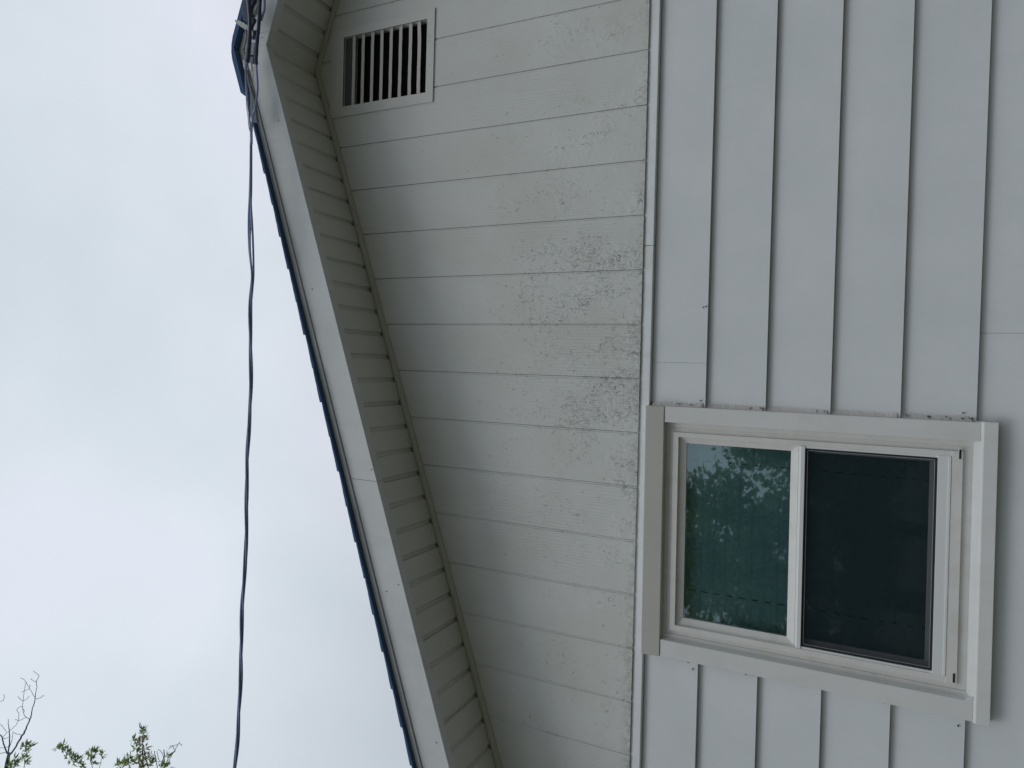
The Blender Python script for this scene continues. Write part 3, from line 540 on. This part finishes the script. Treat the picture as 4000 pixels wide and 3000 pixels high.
# soffit/fascia along the low eaves (simple box gutter boards)
for xa, xb in ((XL-0.33, XL), (XR, XR+0.33)):
    z = sof(xa if xa < 0 else xb)
    MB().box(xa, xb, 0.0, DEP, z-0.02, z-0.005).build('eave', M['soffit'], house)

# ---------------------------------------------------------------- gable vent
VX0, VX1, VZ0, VZ1 = 1.121, 1.519, 3.277, 3.842
OX0, OX1, OZ0, OZ1 = 1.166, 1.479, 3.315, 3.767
mb = MB()
for (x0, x1, z0, z1) in ((VX0, OX0, VZ0, VZ1), (OX1, VX1, VZ0, VZ1), (OX0, OX1, VZ0, OZ0), (OX0, OX1, OZ1, VZ1)):
    mb.box(x0, x1, -0.0065, -0.0005, z0, z1)
    # inner jambs
mb.box(OX0-0.012, OX0, -0.0055, 0.030, OZ0, OZ1); mb.box(OX1, OX1+0.012, -0.0055, 0.030, OZ0, OZ1)
mb.box(OX0, OX1, -0.0055, 0.030, OZ1, OZ1+0.012); mb.box(OX0, OX1, -0.0055, 0.030, OZ0-0.012, OZ0)
vent = mb.build('gable_vent', M['gable'], house, bevel=0.0006)
vent['label'] = 'rectangular louvred vent in the gable just under the roof peak'
rg = random.Random(3)
for i, zc in enumerate((3.7115, 3.660, 3.6075, 3.556, 3.5055, 3.455, 3.4025, 3.355)):
    s_ = MB(); h = 0.0082; n = 12; vs = []
    for j in range(n+1):
        x = OX0-0.002 + (OX1-OX0+0.004)*j/n
        w = rg.uniform(-0.0007, 0.0007)
        if i == 7 and j > 9: w += 0.004*(j-9)/3
        z = zc + w
        vs += [(x, -0.001, z-h), (x, -0.001, z+h), (x, 0.026, z+h+0.020), (x, 0.026, z-h+0.020)]
    fs = [(4*j+a, 4*j+(a+1) % 4, 4*(j+1)+(a+1) % 4, 4*(j+1)+a) for j in range(n) for a in range(4)] + [(0, 1, 2, 3), (4*n+3, 4*n+2, 4*n+1, 4*n)]
    s_.add(vs, fs); s_.build('louvre_slat', M['louvre'], vent, bevel=0.0008)
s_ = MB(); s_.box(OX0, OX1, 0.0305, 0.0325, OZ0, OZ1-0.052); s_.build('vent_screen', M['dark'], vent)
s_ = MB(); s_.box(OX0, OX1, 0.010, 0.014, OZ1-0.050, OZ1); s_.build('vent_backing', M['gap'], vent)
# the panel behind the louvres has to be open: cut it out of the gable panel
bpy.context.view_layer.update()
bm = bmesh.new(); bm.from_mesh(gable.data)
base = PB[gable.name]
for co, no in (((OX0, 0, 0), (1, 0, 0)), ((OX1, 0, 0), (1, 0, 0)), ((0, 0, OZ0), (0, 0, 1)), ((0, 0, OZ1), (0, 0, 1))):
    bmesh.ops.bisect_plane(bm, geom=bm.verts[:]+bm.edges[:]+bm.faces[:], plane_co=Vector(co)-base, plane_no=no)
kill = [f_ for f_ in bm.faces if OX0 < f_.calc_center_median().x+base.x < OX1 and OZ0 < f_.calc_center_median().z+base.z < OZ1]
bmesh.ops.delete(bm, geom=kill, context='FACES'); bm.to_mesh(gable.data); bm.free()

# ---------------------------------------------------------------- window
def bx(x0, x1, y0, y1, z0, z1): return MB().box(x0, x1, y0, y1, z0, z1, T2)
def frame(mb, xo0, xo1, zo0, zo1, xi0, xi1, zi0, zi1, yo, yi, yb):
    """mitred ring: outer rectangle at depth yo, inner rectangle at depth yi, back at yb"""
    O = [(xo0, zo0), (xo1, zo0), (xo1, zo1), (xo0, zo1)]; I = [(xi0, zi0), (xi1, zi0), (xi1, zi1), (xi0, zi1)]
    vs = [T2(x, yo, z) for x, z in O] + [T2(x, yi, z) for x, z in I] + [T2(x, yb, z) for x, z in I] + [T2(x, yb, z) for x, z in O]
    fs = []
    for i in range(4):
        j = (i+1) % 4
        fs += [(i, j, 4+j, 4+i), (4+i, 4+j, 8+j, 8+i), (12+i, 12+j, j, i), (8+i, 8+j, 12+j, 12+i)]
    mb.add(vs, fs); return mb
# vinyl frame: outer channel, groove and lip
f_ = MB()
frame(f_, -1.000, -0.178, 1.262, 2.240, -0.972, -0.208, 1.2725, 2.214, 0.004, 0.006, 0.060)
frame(f_, -0.972, -0.208, 1.2725, 2.214, -0.954, -0.225, 1.2985, 2.198, 0.0095, 0.0060, 0.060)
frame(f_, -0.954, -0.225, 1.2985, 2.198, -0.9335, -0.2425, 1.3015, 2.1785, -0.003, -0.0035, 0.070)
win = f_.build('window', M['vinyl'], house, bevel=0.0010)
win['label'] = 'white vinyl single-hung window'
# casing
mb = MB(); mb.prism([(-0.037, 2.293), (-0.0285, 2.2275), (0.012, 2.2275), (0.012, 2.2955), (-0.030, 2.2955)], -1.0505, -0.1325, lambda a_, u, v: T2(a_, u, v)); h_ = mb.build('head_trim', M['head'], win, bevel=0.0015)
h_['label'] = 'darker, creamier board across the window top'
bx(-0.1895, -0.1315, -0.025, 0.012, 1.257, 2.2265).build('side_trim', M['trim'], win, bevel=0.0015)
mb = MB(); mb.prism([(-1.050, 1.257), (-1.050, 2.2265), (-0.988, 2.2265), (-0.988, 1.278), (-0.972, 1.257)], -0.025, 0.012, lambda a_, u, v: T2(u, a_, v)); mb.build('side_trim', M['trim'], win, bevel=0.0015)
mb = MB(); mb.prism([(-0.030, 1.2135), (-0.030, 1.2500), (-0.0265, 1.2555), (0.0035, 1.2700), (0.030, 1.2710), (0.030, 1.2135)], -1.0525, -0.1290, lambda a_, u, v: T2(a_, u, v)); mb.build('sill', M['trim'], win, bevel=0.0012)
# upper sash
mb = MB()
frame(mb, -0.9335, -0.2425, 1.772, 2.1785, -0.9085, -0.2650, 1.797, 2.1530, 0.010, 0.0195, 0.040)
us = mb.build('upper_sash', M['vinyl'], win, bevel=0.0008)
bx(-0.9095, -0.2640, 0.0235, 0.0265, 1.796, 2.154).build('glass_pane', M['glass'], win)
# check rail between the sashes
mb = MB(); mb.prism([(-0.0040, 1.7510), (-0.0040, 1.7630), (-0.0015, 1.7680), (0.0100, 1.7715), (0.045, 1.7715), (0.045, 1.7510)], -0.9325, -0.2435, lambda a_, u, v: T2(a_, u, v))
mb.build('meeting_rail', M['vinyl2'], win, bevel=0.0008)
mb = MB()
for x in (-0.9335, -0.2500): mb.box(x, x+0.0075, -0.0005, 0.040, 1.3640, 1.7510, T2)
mb.box(-0.9335, -0.2425, -0.0045, 0.045, 1.3300, 1.3655, T2); mb.box(-0.9335, -0.2425, -0.0065, -0.0045, 1.3295, 1.3370, T2)
mb.build('bottom_rail', M['vinyl2'], win, bevel=0.0008)
# lower sash, set back behind the screen
mb = MB(); frame(mb, -0.928, -0.248, 1.360, 1.765, -0.911, -0.2665, 1.3835, 1.742, 0.034, 0.036, 0.056)
mb.build('lower_sash', M['vinyl'], win, bevel=0.0006)
bx(-0.912, -0.2655, 0.0425, 0.0455, 1.3825, 1.743).build('glass_pane', M['glass'], win)
mb = MB(); frame(mb, -0.9258, -0.2503, 1.3658, 1.7505, -0.9200, -0.2560, 1.3715, 1.7448, 0.0040, 0.0040, 0.0140)
sf = mb.build('screen_frame', M['gasket'], win)
mb = MB(); frame(mb, -0.9190, -0.2570, 1.3725, 1.7438, -0.9178, -0.2582, 1.3737, 1.7426, 0.0055, 0.0055, 0.0070)
mb.build('spline', M['wire'], sf)
bx(-0.9200, -0.2560, 0.0090, 0.0096, 1.3715, 1.7448).build('insect_screen', M['screen'], win)
for x in (-0.2335, -0.9325):
    mb = MB(); mb.box(x-0.0165, x+0.0165, -0.0052, 0.0, 1.3025, 1.3120, T2)
    w_ = mb.build('weep_cover', M['vinyl'], win)
    mb = MB(); mb.box(x-0.0150, x+0.0140, -0.0066, -0.0050, 1.3045, 1.3098, T2); mb.build('weep_slot', M['dark'], win)
# lower channel of the frame where the weep slots sit
bx(-0.9535, -0.2255, -0.0048, 0.02, 1.2990, 1.3285).build('sill_channel', M['vinyl'], win, bevel=0.0008)
# caulk beads either side of the casing, cracked and dirty
for x0, y_off in ((-0.1285, 1), (-1.0535, -1)):
    mb = MB(); rg = random.Random(21); N = 260; vs = []
    zz0, zz1 = 1.262, 2.284
    for i in range(N+1):
        z = zz0+(zz1-zz0)*i/N
        w = 0.0120*(1 if y_off > 0 else 0.45)*(1+0.35*mnoise.noise(Vector((z*24, x0, 0)))+0.25*mnoise.noise(Vector((z*110, x0, 4))))
        # follow the lap siding
        k = (2.0945+EXP - z) % EXP; ys = 0.0015+0.0 + 0.0200*((z-2.0945) % EXP)/EXP
        vs += [T2(x0-y_off*0.004, ys-0.010+0.002*mnoise.noise(Vector((z*90, 1, 0))), z), T2(x0+y_off*w, ys-0.0012, z), T2(x0+y_off*(w+0.0004), ys+0.006, z), T2(x0-y_off*0.004, ys+0.01, z)]
    mb.add(vs, [(4*j+a, 4*j+(a+1) % 4, 4*(j+1)+(a+1) % 4, 4*(j+1)+a) for j in range(N) for a in range(4)])
    mb.build('caulk_bead', M['caulk'], win)
# dark open cracks in the caulk
mb = MB(); rg = random.Random(4)
for side, zs in ((1, [(2.292, .010), (2.094, .006), (2.13, .010), (2.18, .008), (1.9, .010), (1.93, .006), (1.689, .008), (1.72, .004), (1.483, .010), (1.45, .008), (1.40, .012), (1.34, .008), (1.30, .006), (1.275, .012)]),
                 (-1, [(2.16, .020), (2.12, .012), (2.20, .012), (2.02, .010), (1.99, .012), (1.955, .012), (1.93, .016), (1.90, .018), (1.74, .008), (1.5, .004)])):
    for z, ln in zs:
        x = (-0.1245 if side > 0 else -1.0555)
        for q in range(3):
            zz = z+rg.uniform(-ln, ln); l2 = ln*rg.uniform(0.25, 0.6); xx = x+side*rg.uniform(0, 0.004)
            ys = 0.0015+0.0200*((zz-2.0945) % EXP)/EXP - 0.0068
            MB().box(xx-0.0006, xx+0.0006+rg.uniform(0, .0008), ys-0.003, ys+0.006, zz-l2/2, zz+l2/2, T2).build('caulk_crack', M['crack'], win)

# the room and the blind behind the glass
mb = MB(); x0, x1, y0, y1, z0, z1 = -1.6, 0.6, 0.151, 2.6, 0.5, 2.40
mb.add([(x, y, z) for x in (x0, x1) for y in (y0, y1) for z in (z0, z1)], [(0, 1, 3, 2), (4, 6, 7, 5), (2, 3, 7, 6), (0, 2, 6, 4), (1, 5, 7, 3)])
mb.build('room', M['room'], house)
blind = thing('window_blind', (-0.59, 0.085, 2.24), 'closed horizontal slat blind hanging behind the window glass', 'blind')
mb = MB(); mb.box(-1.0, -0.18, 0.068, 0.112, 2.205, 2.255, T2); mb.build('head_rail', M['slat'], blind)
z = 2.197; i = 0
while z > 1.26:
    mb = MB(); prof = []
    for k in range(7):
        t = k/6; yy = 0.083+0.0045*t - 0.0015*math.sin(math.pi*t); prof.append((yy, z-0.0485*(1-t)))
    prof += [(p_[0]+0.0025, p_[1]) for p_ in prof[::-1]]
    mb.prism(prof, -0.995, -0.190, lambda a_, u, v: T2(a_, u, v)); mb.build('slat', M['slat'], blind); z -= 0.0443; i += 1
mb = MB(); z = 2.197-0.020
while z > 1.30:
    for x in (-0.3335, -0.820): MB().box(x-0.0013, x+0.0013, 0.0795, 0.0820, z-0.0105, z+0.0105, T2).build('cord_slot', M['crack'], blind)
    z -= 0.0443

# ---------------------------------------------------------------- service cable and its hardware
cable = thing('service_cable', (1.25, -0.40, 3.95), 'twisted bundle of dark overhead wires running from the gable peak across the sky', 'cable')
CR = 0.0044
ctr = smoothpts(CENTER, 6)
# continue beyond the picture to the pole
last = CENTER[-1]; ends = [last, [-2.6, -0.62, 3.80], [-4.5, -0.78, 3.90], [-8.0, -1.05, 4.35], [-12.0, -1.35, 5.2], [-16.0, -1.6, 6.3]]
ext = smoothpts(ends, 10)[1:]
full = ctr + ext
for k in range(3):
    path = smoothpts([HW[('A_thin', 'B', 'C_thin')[k]][-1]] + STRANDS[k], 6)[:-1]
    tw = []; s_acc = 0.0; pr = None
    path_end = Vector(path[-1])
    for i, c in enumerate(full):
        v = Vector(c)
        if pr is not None: s_acc += (v-pr).length
        pr = v; ph = 2*math.pi*(s_acc/0.62 + k/3) + 1.2
        tr_ = min(1.0, i/6)
        rr = 0.0042 + 0.0016*math.sin(s_acc*5.1+k*2.0)
        off = Vector((0, math.cos(ph)*rr, math.sin(ph)*rr))
        tw.append(v+off)
    # blend from the digitised strands into the twist
    pts = [Vector(q) for q in path] + tw
    q_ = len(path)
    for i in range(q_-3, q_+4):
        pts[i] = (pts[i-1]+pts[i]*2+pts[i+1])/4
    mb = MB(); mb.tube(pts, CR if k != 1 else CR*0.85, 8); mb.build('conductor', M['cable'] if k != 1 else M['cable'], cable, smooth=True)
def hwtube(name, key, r, material, parent=cable, sub=5):
    mb = MB(); pts = smoothpts(HW[key], sub); n = len(pts)
    rr = [r*(1+0.05*math.sin(i*1.7)) for i in range(n)]
    mb.tube(pts, rr, 10); return mb.build(name, material, parent, smooth=True)
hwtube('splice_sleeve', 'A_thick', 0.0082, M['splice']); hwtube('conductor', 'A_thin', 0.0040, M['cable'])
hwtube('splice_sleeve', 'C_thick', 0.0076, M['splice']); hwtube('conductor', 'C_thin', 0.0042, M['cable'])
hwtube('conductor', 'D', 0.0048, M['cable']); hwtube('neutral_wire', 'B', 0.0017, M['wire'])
# tie wires of the grips
mb = MB(); mb.tube(smoothpts(HW['twineL']), 0.0009, 6); mb.tube(smoothpts(HW['twineR']), 0.0009, 6)
mb.build('tie_wire', M['galv'], cable, smooth=True)
def slab(name, keypts, thick, material, parent, bev=0.0012):
    mb = MB(); p_ = [Vector(q) for q in keypts]; n = len(p_)
    d = Vector((0, thick, 0))
    # direct view order may be concave: build with bmesh ngon extrusion
    vs = [q for q in p_] + [q+d for q in p_]
    mb.add(vs, [tuple(range(n)), tuple(range(2*n-1, n-1, -1))] + [(i, (i+1) % n, n+(i+1) % n, n+i) for i in range(n)])
    return mb.build(name, material, parent, bevel=bev)
clamp = thing('wedge_clamp', (1.27, -0.36, 3.95), 'grey metal wedge clamp gripping the cable left of the gable peak', 'clamp')
slab('clamp_body', HW['clamp1'], 0.016, M['galv'], clamp)
slab('clamp_jaw', HW['clamp1b'], 0.012, M['grip'], clamp)
slab('grip', HW['grip'], 0.012, M['grip'], clamp)
slab('fork', HW['fork1'], 0.008, M['porcelain'], clamp); slab('fork', HW['fork2'], 0.008, M['porcelain'], clamp)
clamp2 = thing('wedge_clamp', (1.42, -0.36, 3.96), 'long pale grey wedge clamp right of the peak, running out of the picture', 'clamp')
slab('clamp_body', HW['wedge2'], 0.018, M['plastic'], clamp2)
sp = thing('cable_splice', (1.48, -0.385, 3.98), 'bulky dark taped splice of wires on the right rake of the peak', 'splice')
slab('splice_body', HW['body'], 0.014, M['splice'], sp, 0.004)
slab('splice_joint', HW['joint'], 0.012, M['splice'], sp, 0.003)
fl_ = slab('flashing_flap', HW['flap'], 0.003, M['plastic'], None, 0.0006)
tag(fl_, 'pointed pale strip of flashing sticking up past the shingles at the peak', 'flashing')
mb = MB(); mb.tube(smoothpts(HW['hook'], 5), 0.0032, 8); hk = mb.build('eye_hook', M['galv'], None, smooth=True)
tag(hk, 'small curled metal hook in the fascia beside the pale flashing strip', 'hook')

# pole that carries the far end of the cable
pole = thing('utility_pole', (-16.0, -1.6, 0), 'brown wooden utility pole carrying the far end of the overhead cable', 'pole')
mb = MB(); mb.tube([(-16.0, -1.6, -0.2), (-16.0, -1.6, 4), (-16.0, -1.6, 8.2)], [0.16, 0.14, 0.11], 14); mb.build('shaft', M['wood'], pole, smooth=True)
mb = MB(); mb.box(-16.06, -15.94, -2.7, -0.5, 7.6, 7.72); mb.build('crossarm', M['wood'], pole)

# ---------------------------------------------------------------- trees
def leaf(mb, p, d, ln, w, rg, droop=0.2):
    d = d.normalized(); a = d.orthogonal().normalized(); a.rotate(Matrix.Rotation(rg.uniform(0, 6.28), 3, d))
    nrm = d.cross(a); b1 = p + d*ln*0.38 + nrm*ln*0.06; tip = p + d*ln - Vector((0, 0, ln*droop))
    mb.add([p, b1+a*w, tip, b1-a*w, b1-nrm*w*0.45], [(0, 1, 4), (1, 2, 4), (2, 3, 4), (3, 0, 4)])
def branchset(sets, y_amp, seg=7, seed=1):
    mb = MB(); rg = random.Random(seed)
    for s in sets:
        pts = smoothpts(s, 4)
        pts = [[q[0]+0.006*math.sin(i*2.3+len(s)), q[1], q[2]+0.006*math.cos(i*1.9), max(q[3], 0.003)] for i, q in enumerate(pts)]
        mb.tube(pts, [q[3] for q in pts], seg)
    return mb
def visible_px(p):
    v = Vector(p)-CAM; d = v.dot(fwd)
    if d <= 0: return False
    yy = 1500 - v.dot(rt)/d*2740.8; xx = 2000 - v.dot(up)/d*2740.8
    return -60 < xx < 4060 and -60 < yy < 3110

GREEN = [M['leaf0'], M['leaf1'], M['leaf2']]
# 1. dead, bare-branched tree
t1 = thing('bare_tree', (-10.6, 5.0, 0), 'bare leafless tree with upcurving dark branches in the corner of the sky', 'tree')
mb = branchset(BARE[1:], 0, 7); mb.build('branches', M['bark'], t1, smooth=True)
mb = MB(); tr_pts = [[-10.6, 5.0, -0.2, 0.30], [-10.5, 5.0, 4, 0.24], [-10.3, 5.05, 9, 0.18], [-9.9, 5.05, 13, 0.13], [-9.3, 5.02, 15.3, 0.08]] + BARE[0]
q_ = smoothpts(tr_pts, 5); mb.tube(q_, [a[3] for a in q_], 12); mb.build('trunk', M['bark'], t1, smooth=True)
# 2. stubby cut-back branches with a broken look
t2 = thing('pruned_tree', (-8.9, 5.2, 0), 'tree top of cut-back bare stubs rising among green leaves beside the cable', 'tree')
mb = branchset(STUB, 0, 7)
low = STUB[1][0]
mb.tube(smoothpts([STUB[0][0], [low[0]-0.25, 5.0, low[2]-0.15, 0.02]], 3), 0.014, 7)
mb.build('branches', M['bark'], t2, smooth=True)
q_ = smoothpts([[-8.9, 5.2, -0.2, 0.24], [-8.8, 5.2, 4, 0.19], [-8.6, 5.1, 8, 0.12], [-7.9, 5.0, 10.4, 0.06], [low[0]-0.25, 5.0, low[2]-0.15, 0.026], low], 5)
mb = MB(); mb.tube(q_, [a[3] for a in q_], 12); mb.build('trunk', M['bark'], t2, smooth=True)
# 3. leafy tree
t3 = thing('leafy_tree', (-12.0, 5.6, 0), 'leafy tree with pointed green and browning leaves at the bottom left of the picture', 'tree')
mb = branchset(LEAFSTEM, 0, 6)
q_ = smoothpts([[-12.0, 5.6, -0.2, 0.34], [-11.9, 5.6, 5, 0.26], [-11.4, 5.5, 9, 0.18], [-10.9, 5.4, 12, 0.10]], 5)
for s in LEAFSTEM:
    s0 = s[0]; hub = [-11.2+0.02*s0[0], 5.4, min(11.5, s0[2]-1.2), 0.05]
    pp = smoothpts([hub, [(hub[0]+s0[0])/2, 5.25, (hub[2]+s0[2])/2, 0.03], [s0[0], s0[1], s0[2], s0[3]]], 4)
    mb.tube(pp, [a[3] for a in pp], 7)
mb.build('branches', M['bark2'], t3, smooth=True)
mb = MB(); mb.tube(q_, [a[3] for a in q_], 12); mb.build('trunk', M['bark2'], t3, smooth=True)
rg = random.Random(11); MBs = [MB(), MB(), MB()]
ldir = Vector((0.62, -0.10, -0.34))
for x, y, z, r, h in CLUSTERS:
    nl = int(12 + 520*r*r*2.6 + 70*r)
    for i in range(nl):
        while True:
            q = Vector((rg.uniform(-1, 1), rg.uniform(-1, 1), rg.uniform(-1, 1)))
            if q.length <= 1: break
        c = Vector((x, y, z)); p = c + q*r*0.78
        d = (ldir + q*0.55 + Vector((rg.uniform(-.7, .7), rg.uniform(-.7, .7), rg.uniform(-.7, .7)))*0.75)
        idx = 0 if h == 0 else (rg.choice((0, 1, 1)) if h == 1 else rg.choice((2, 2, 2, 0)))
        ln = rg.uniform(0.07, 0.135)*(1.0 if h != 2 else 0.85)
        leaf(MBs[idx], p, d, ln, ln*0.14, rg, 0.1)
# the rest of the crown, out of the frame to the left
cnt = 0
while cnt < 5200:
    q = Vector((rg.gauss(0, 1), rg.gauss(0, 1), rg.gauss(0, 1))).normalized()*rg.uniform(0.45, 1)**0.6
    p = Vector((-11.6+2.9*q.x, 5.6+2.8*q.y, 10.9+3.6*q.z))
    if mnoise.noise(p*0.9) < -0.12: cnt += 1; continue
    if visible_px(p): cnt += 1; continue
    idx = 0 if rg.random() < 0.72 else rg.choice((1, 2))
    ln = rg.uniform(0.12, 0.22); leaf(MBs[idx], p, q+Vector((rg.uniform(-1, 1), rg.uniform(-1, 1), rg.uniform(-1, .4))), ln, ln*0.2, rg); cnt += 1
for k, nm in enumerate(('foliage', 'yellowing_foliage', 'brown_foliage')): MBs[k].build(nm, GREEN[k], t3)

# trees across the yard, behind the viewer: they are what the window glass mirrors
def yard_tree(x, y, h, rad, seed, label, nleaf):
    t = thing('garden_tree', (x, y, 0), label, 'tree', 'trees mirrored in the window glass')
    rg = random.Random(seed); mb = MB()
    mb.tube([(x, y, -0.2), (x+0.05, y, h*0.35), (x-0.03, y, h*0.7), (x, y, h*0.95)], [0.16, 0.12, 0.07, 0.02], 9)
    limbs = []
    for i in range(34):
        z = h*rg.uniform(0.12, 0.92); a = rg.uniform(0, 6.28); rr = rad*(1.05-z/h)**0.6*rg.uniform(0.7, 1.1)
        e_ = Vector((x+math.cos(a)*rr, y+math.sin(a)*rr, z+rg.uniform(0.25, 0.9)*rr*0.7)); s_ = Vector((x, y, z*0.92))
        mid = (s_+e_)/2+Vector((0, 0, 0.12)); mb.tube([s_, mid, e_], [0.035, 0.022, 0.007], 5); limbs.append((s_, mid, e_))
    mb.build('trunk', M['bark2'], t, smooth=True)
    mb = MB()
    for i in range(nleaf):
        s_, mid, e_ = rg.choice(limbs); u = rg.random()**0.55
        c = s_.lerp(mid, u*2) if u < 0.5 else mid.lerp(e_, u*2-1)
        sp_ = 0.16+0.14*rg.random()
        p = c+Vector((rg.gauss(0, sp_), rg.gauss(0, sp_), rg.gauss(0, sp_*0.8)))
        d = (e_-s_).normalized()+Vector((rg.uniform(-1, 1), rg.uniform(-1, 1), rg.uniform(-1, 0.7)))*0.8
        ln = rg.uniform(0.12, 0.24); leaf(mb, p, d, ln, ln*0.24, rg)
    mb.build('foliage', M['leafd'], t)
yard_tree(-2.9, -12.5, 5.3, 1.35, 31, 'slim green tree mirrored in the right part of the upper glass', 4800)
yard_tree(-4.4, -13.2, 5.9, 1.9, 32, 'tallest green tree, mirrored in the middle of the upper glass', 5600)
yard_tree(-6.4, -12.9, 5.0, 1.8, 33, 'bushy green tree mirrored in the left part of the upper glass', 4800)
yard_tree(-1.35, -12.6, 4.15, 1.1, 34, 'low green tree mirrored beside the right jamb of the window', 4500)
yard_tree(-5.2, -15.5, 6.2, 2.0, 35, 'farther green tree mirrored between the nearer crowns', 5500)
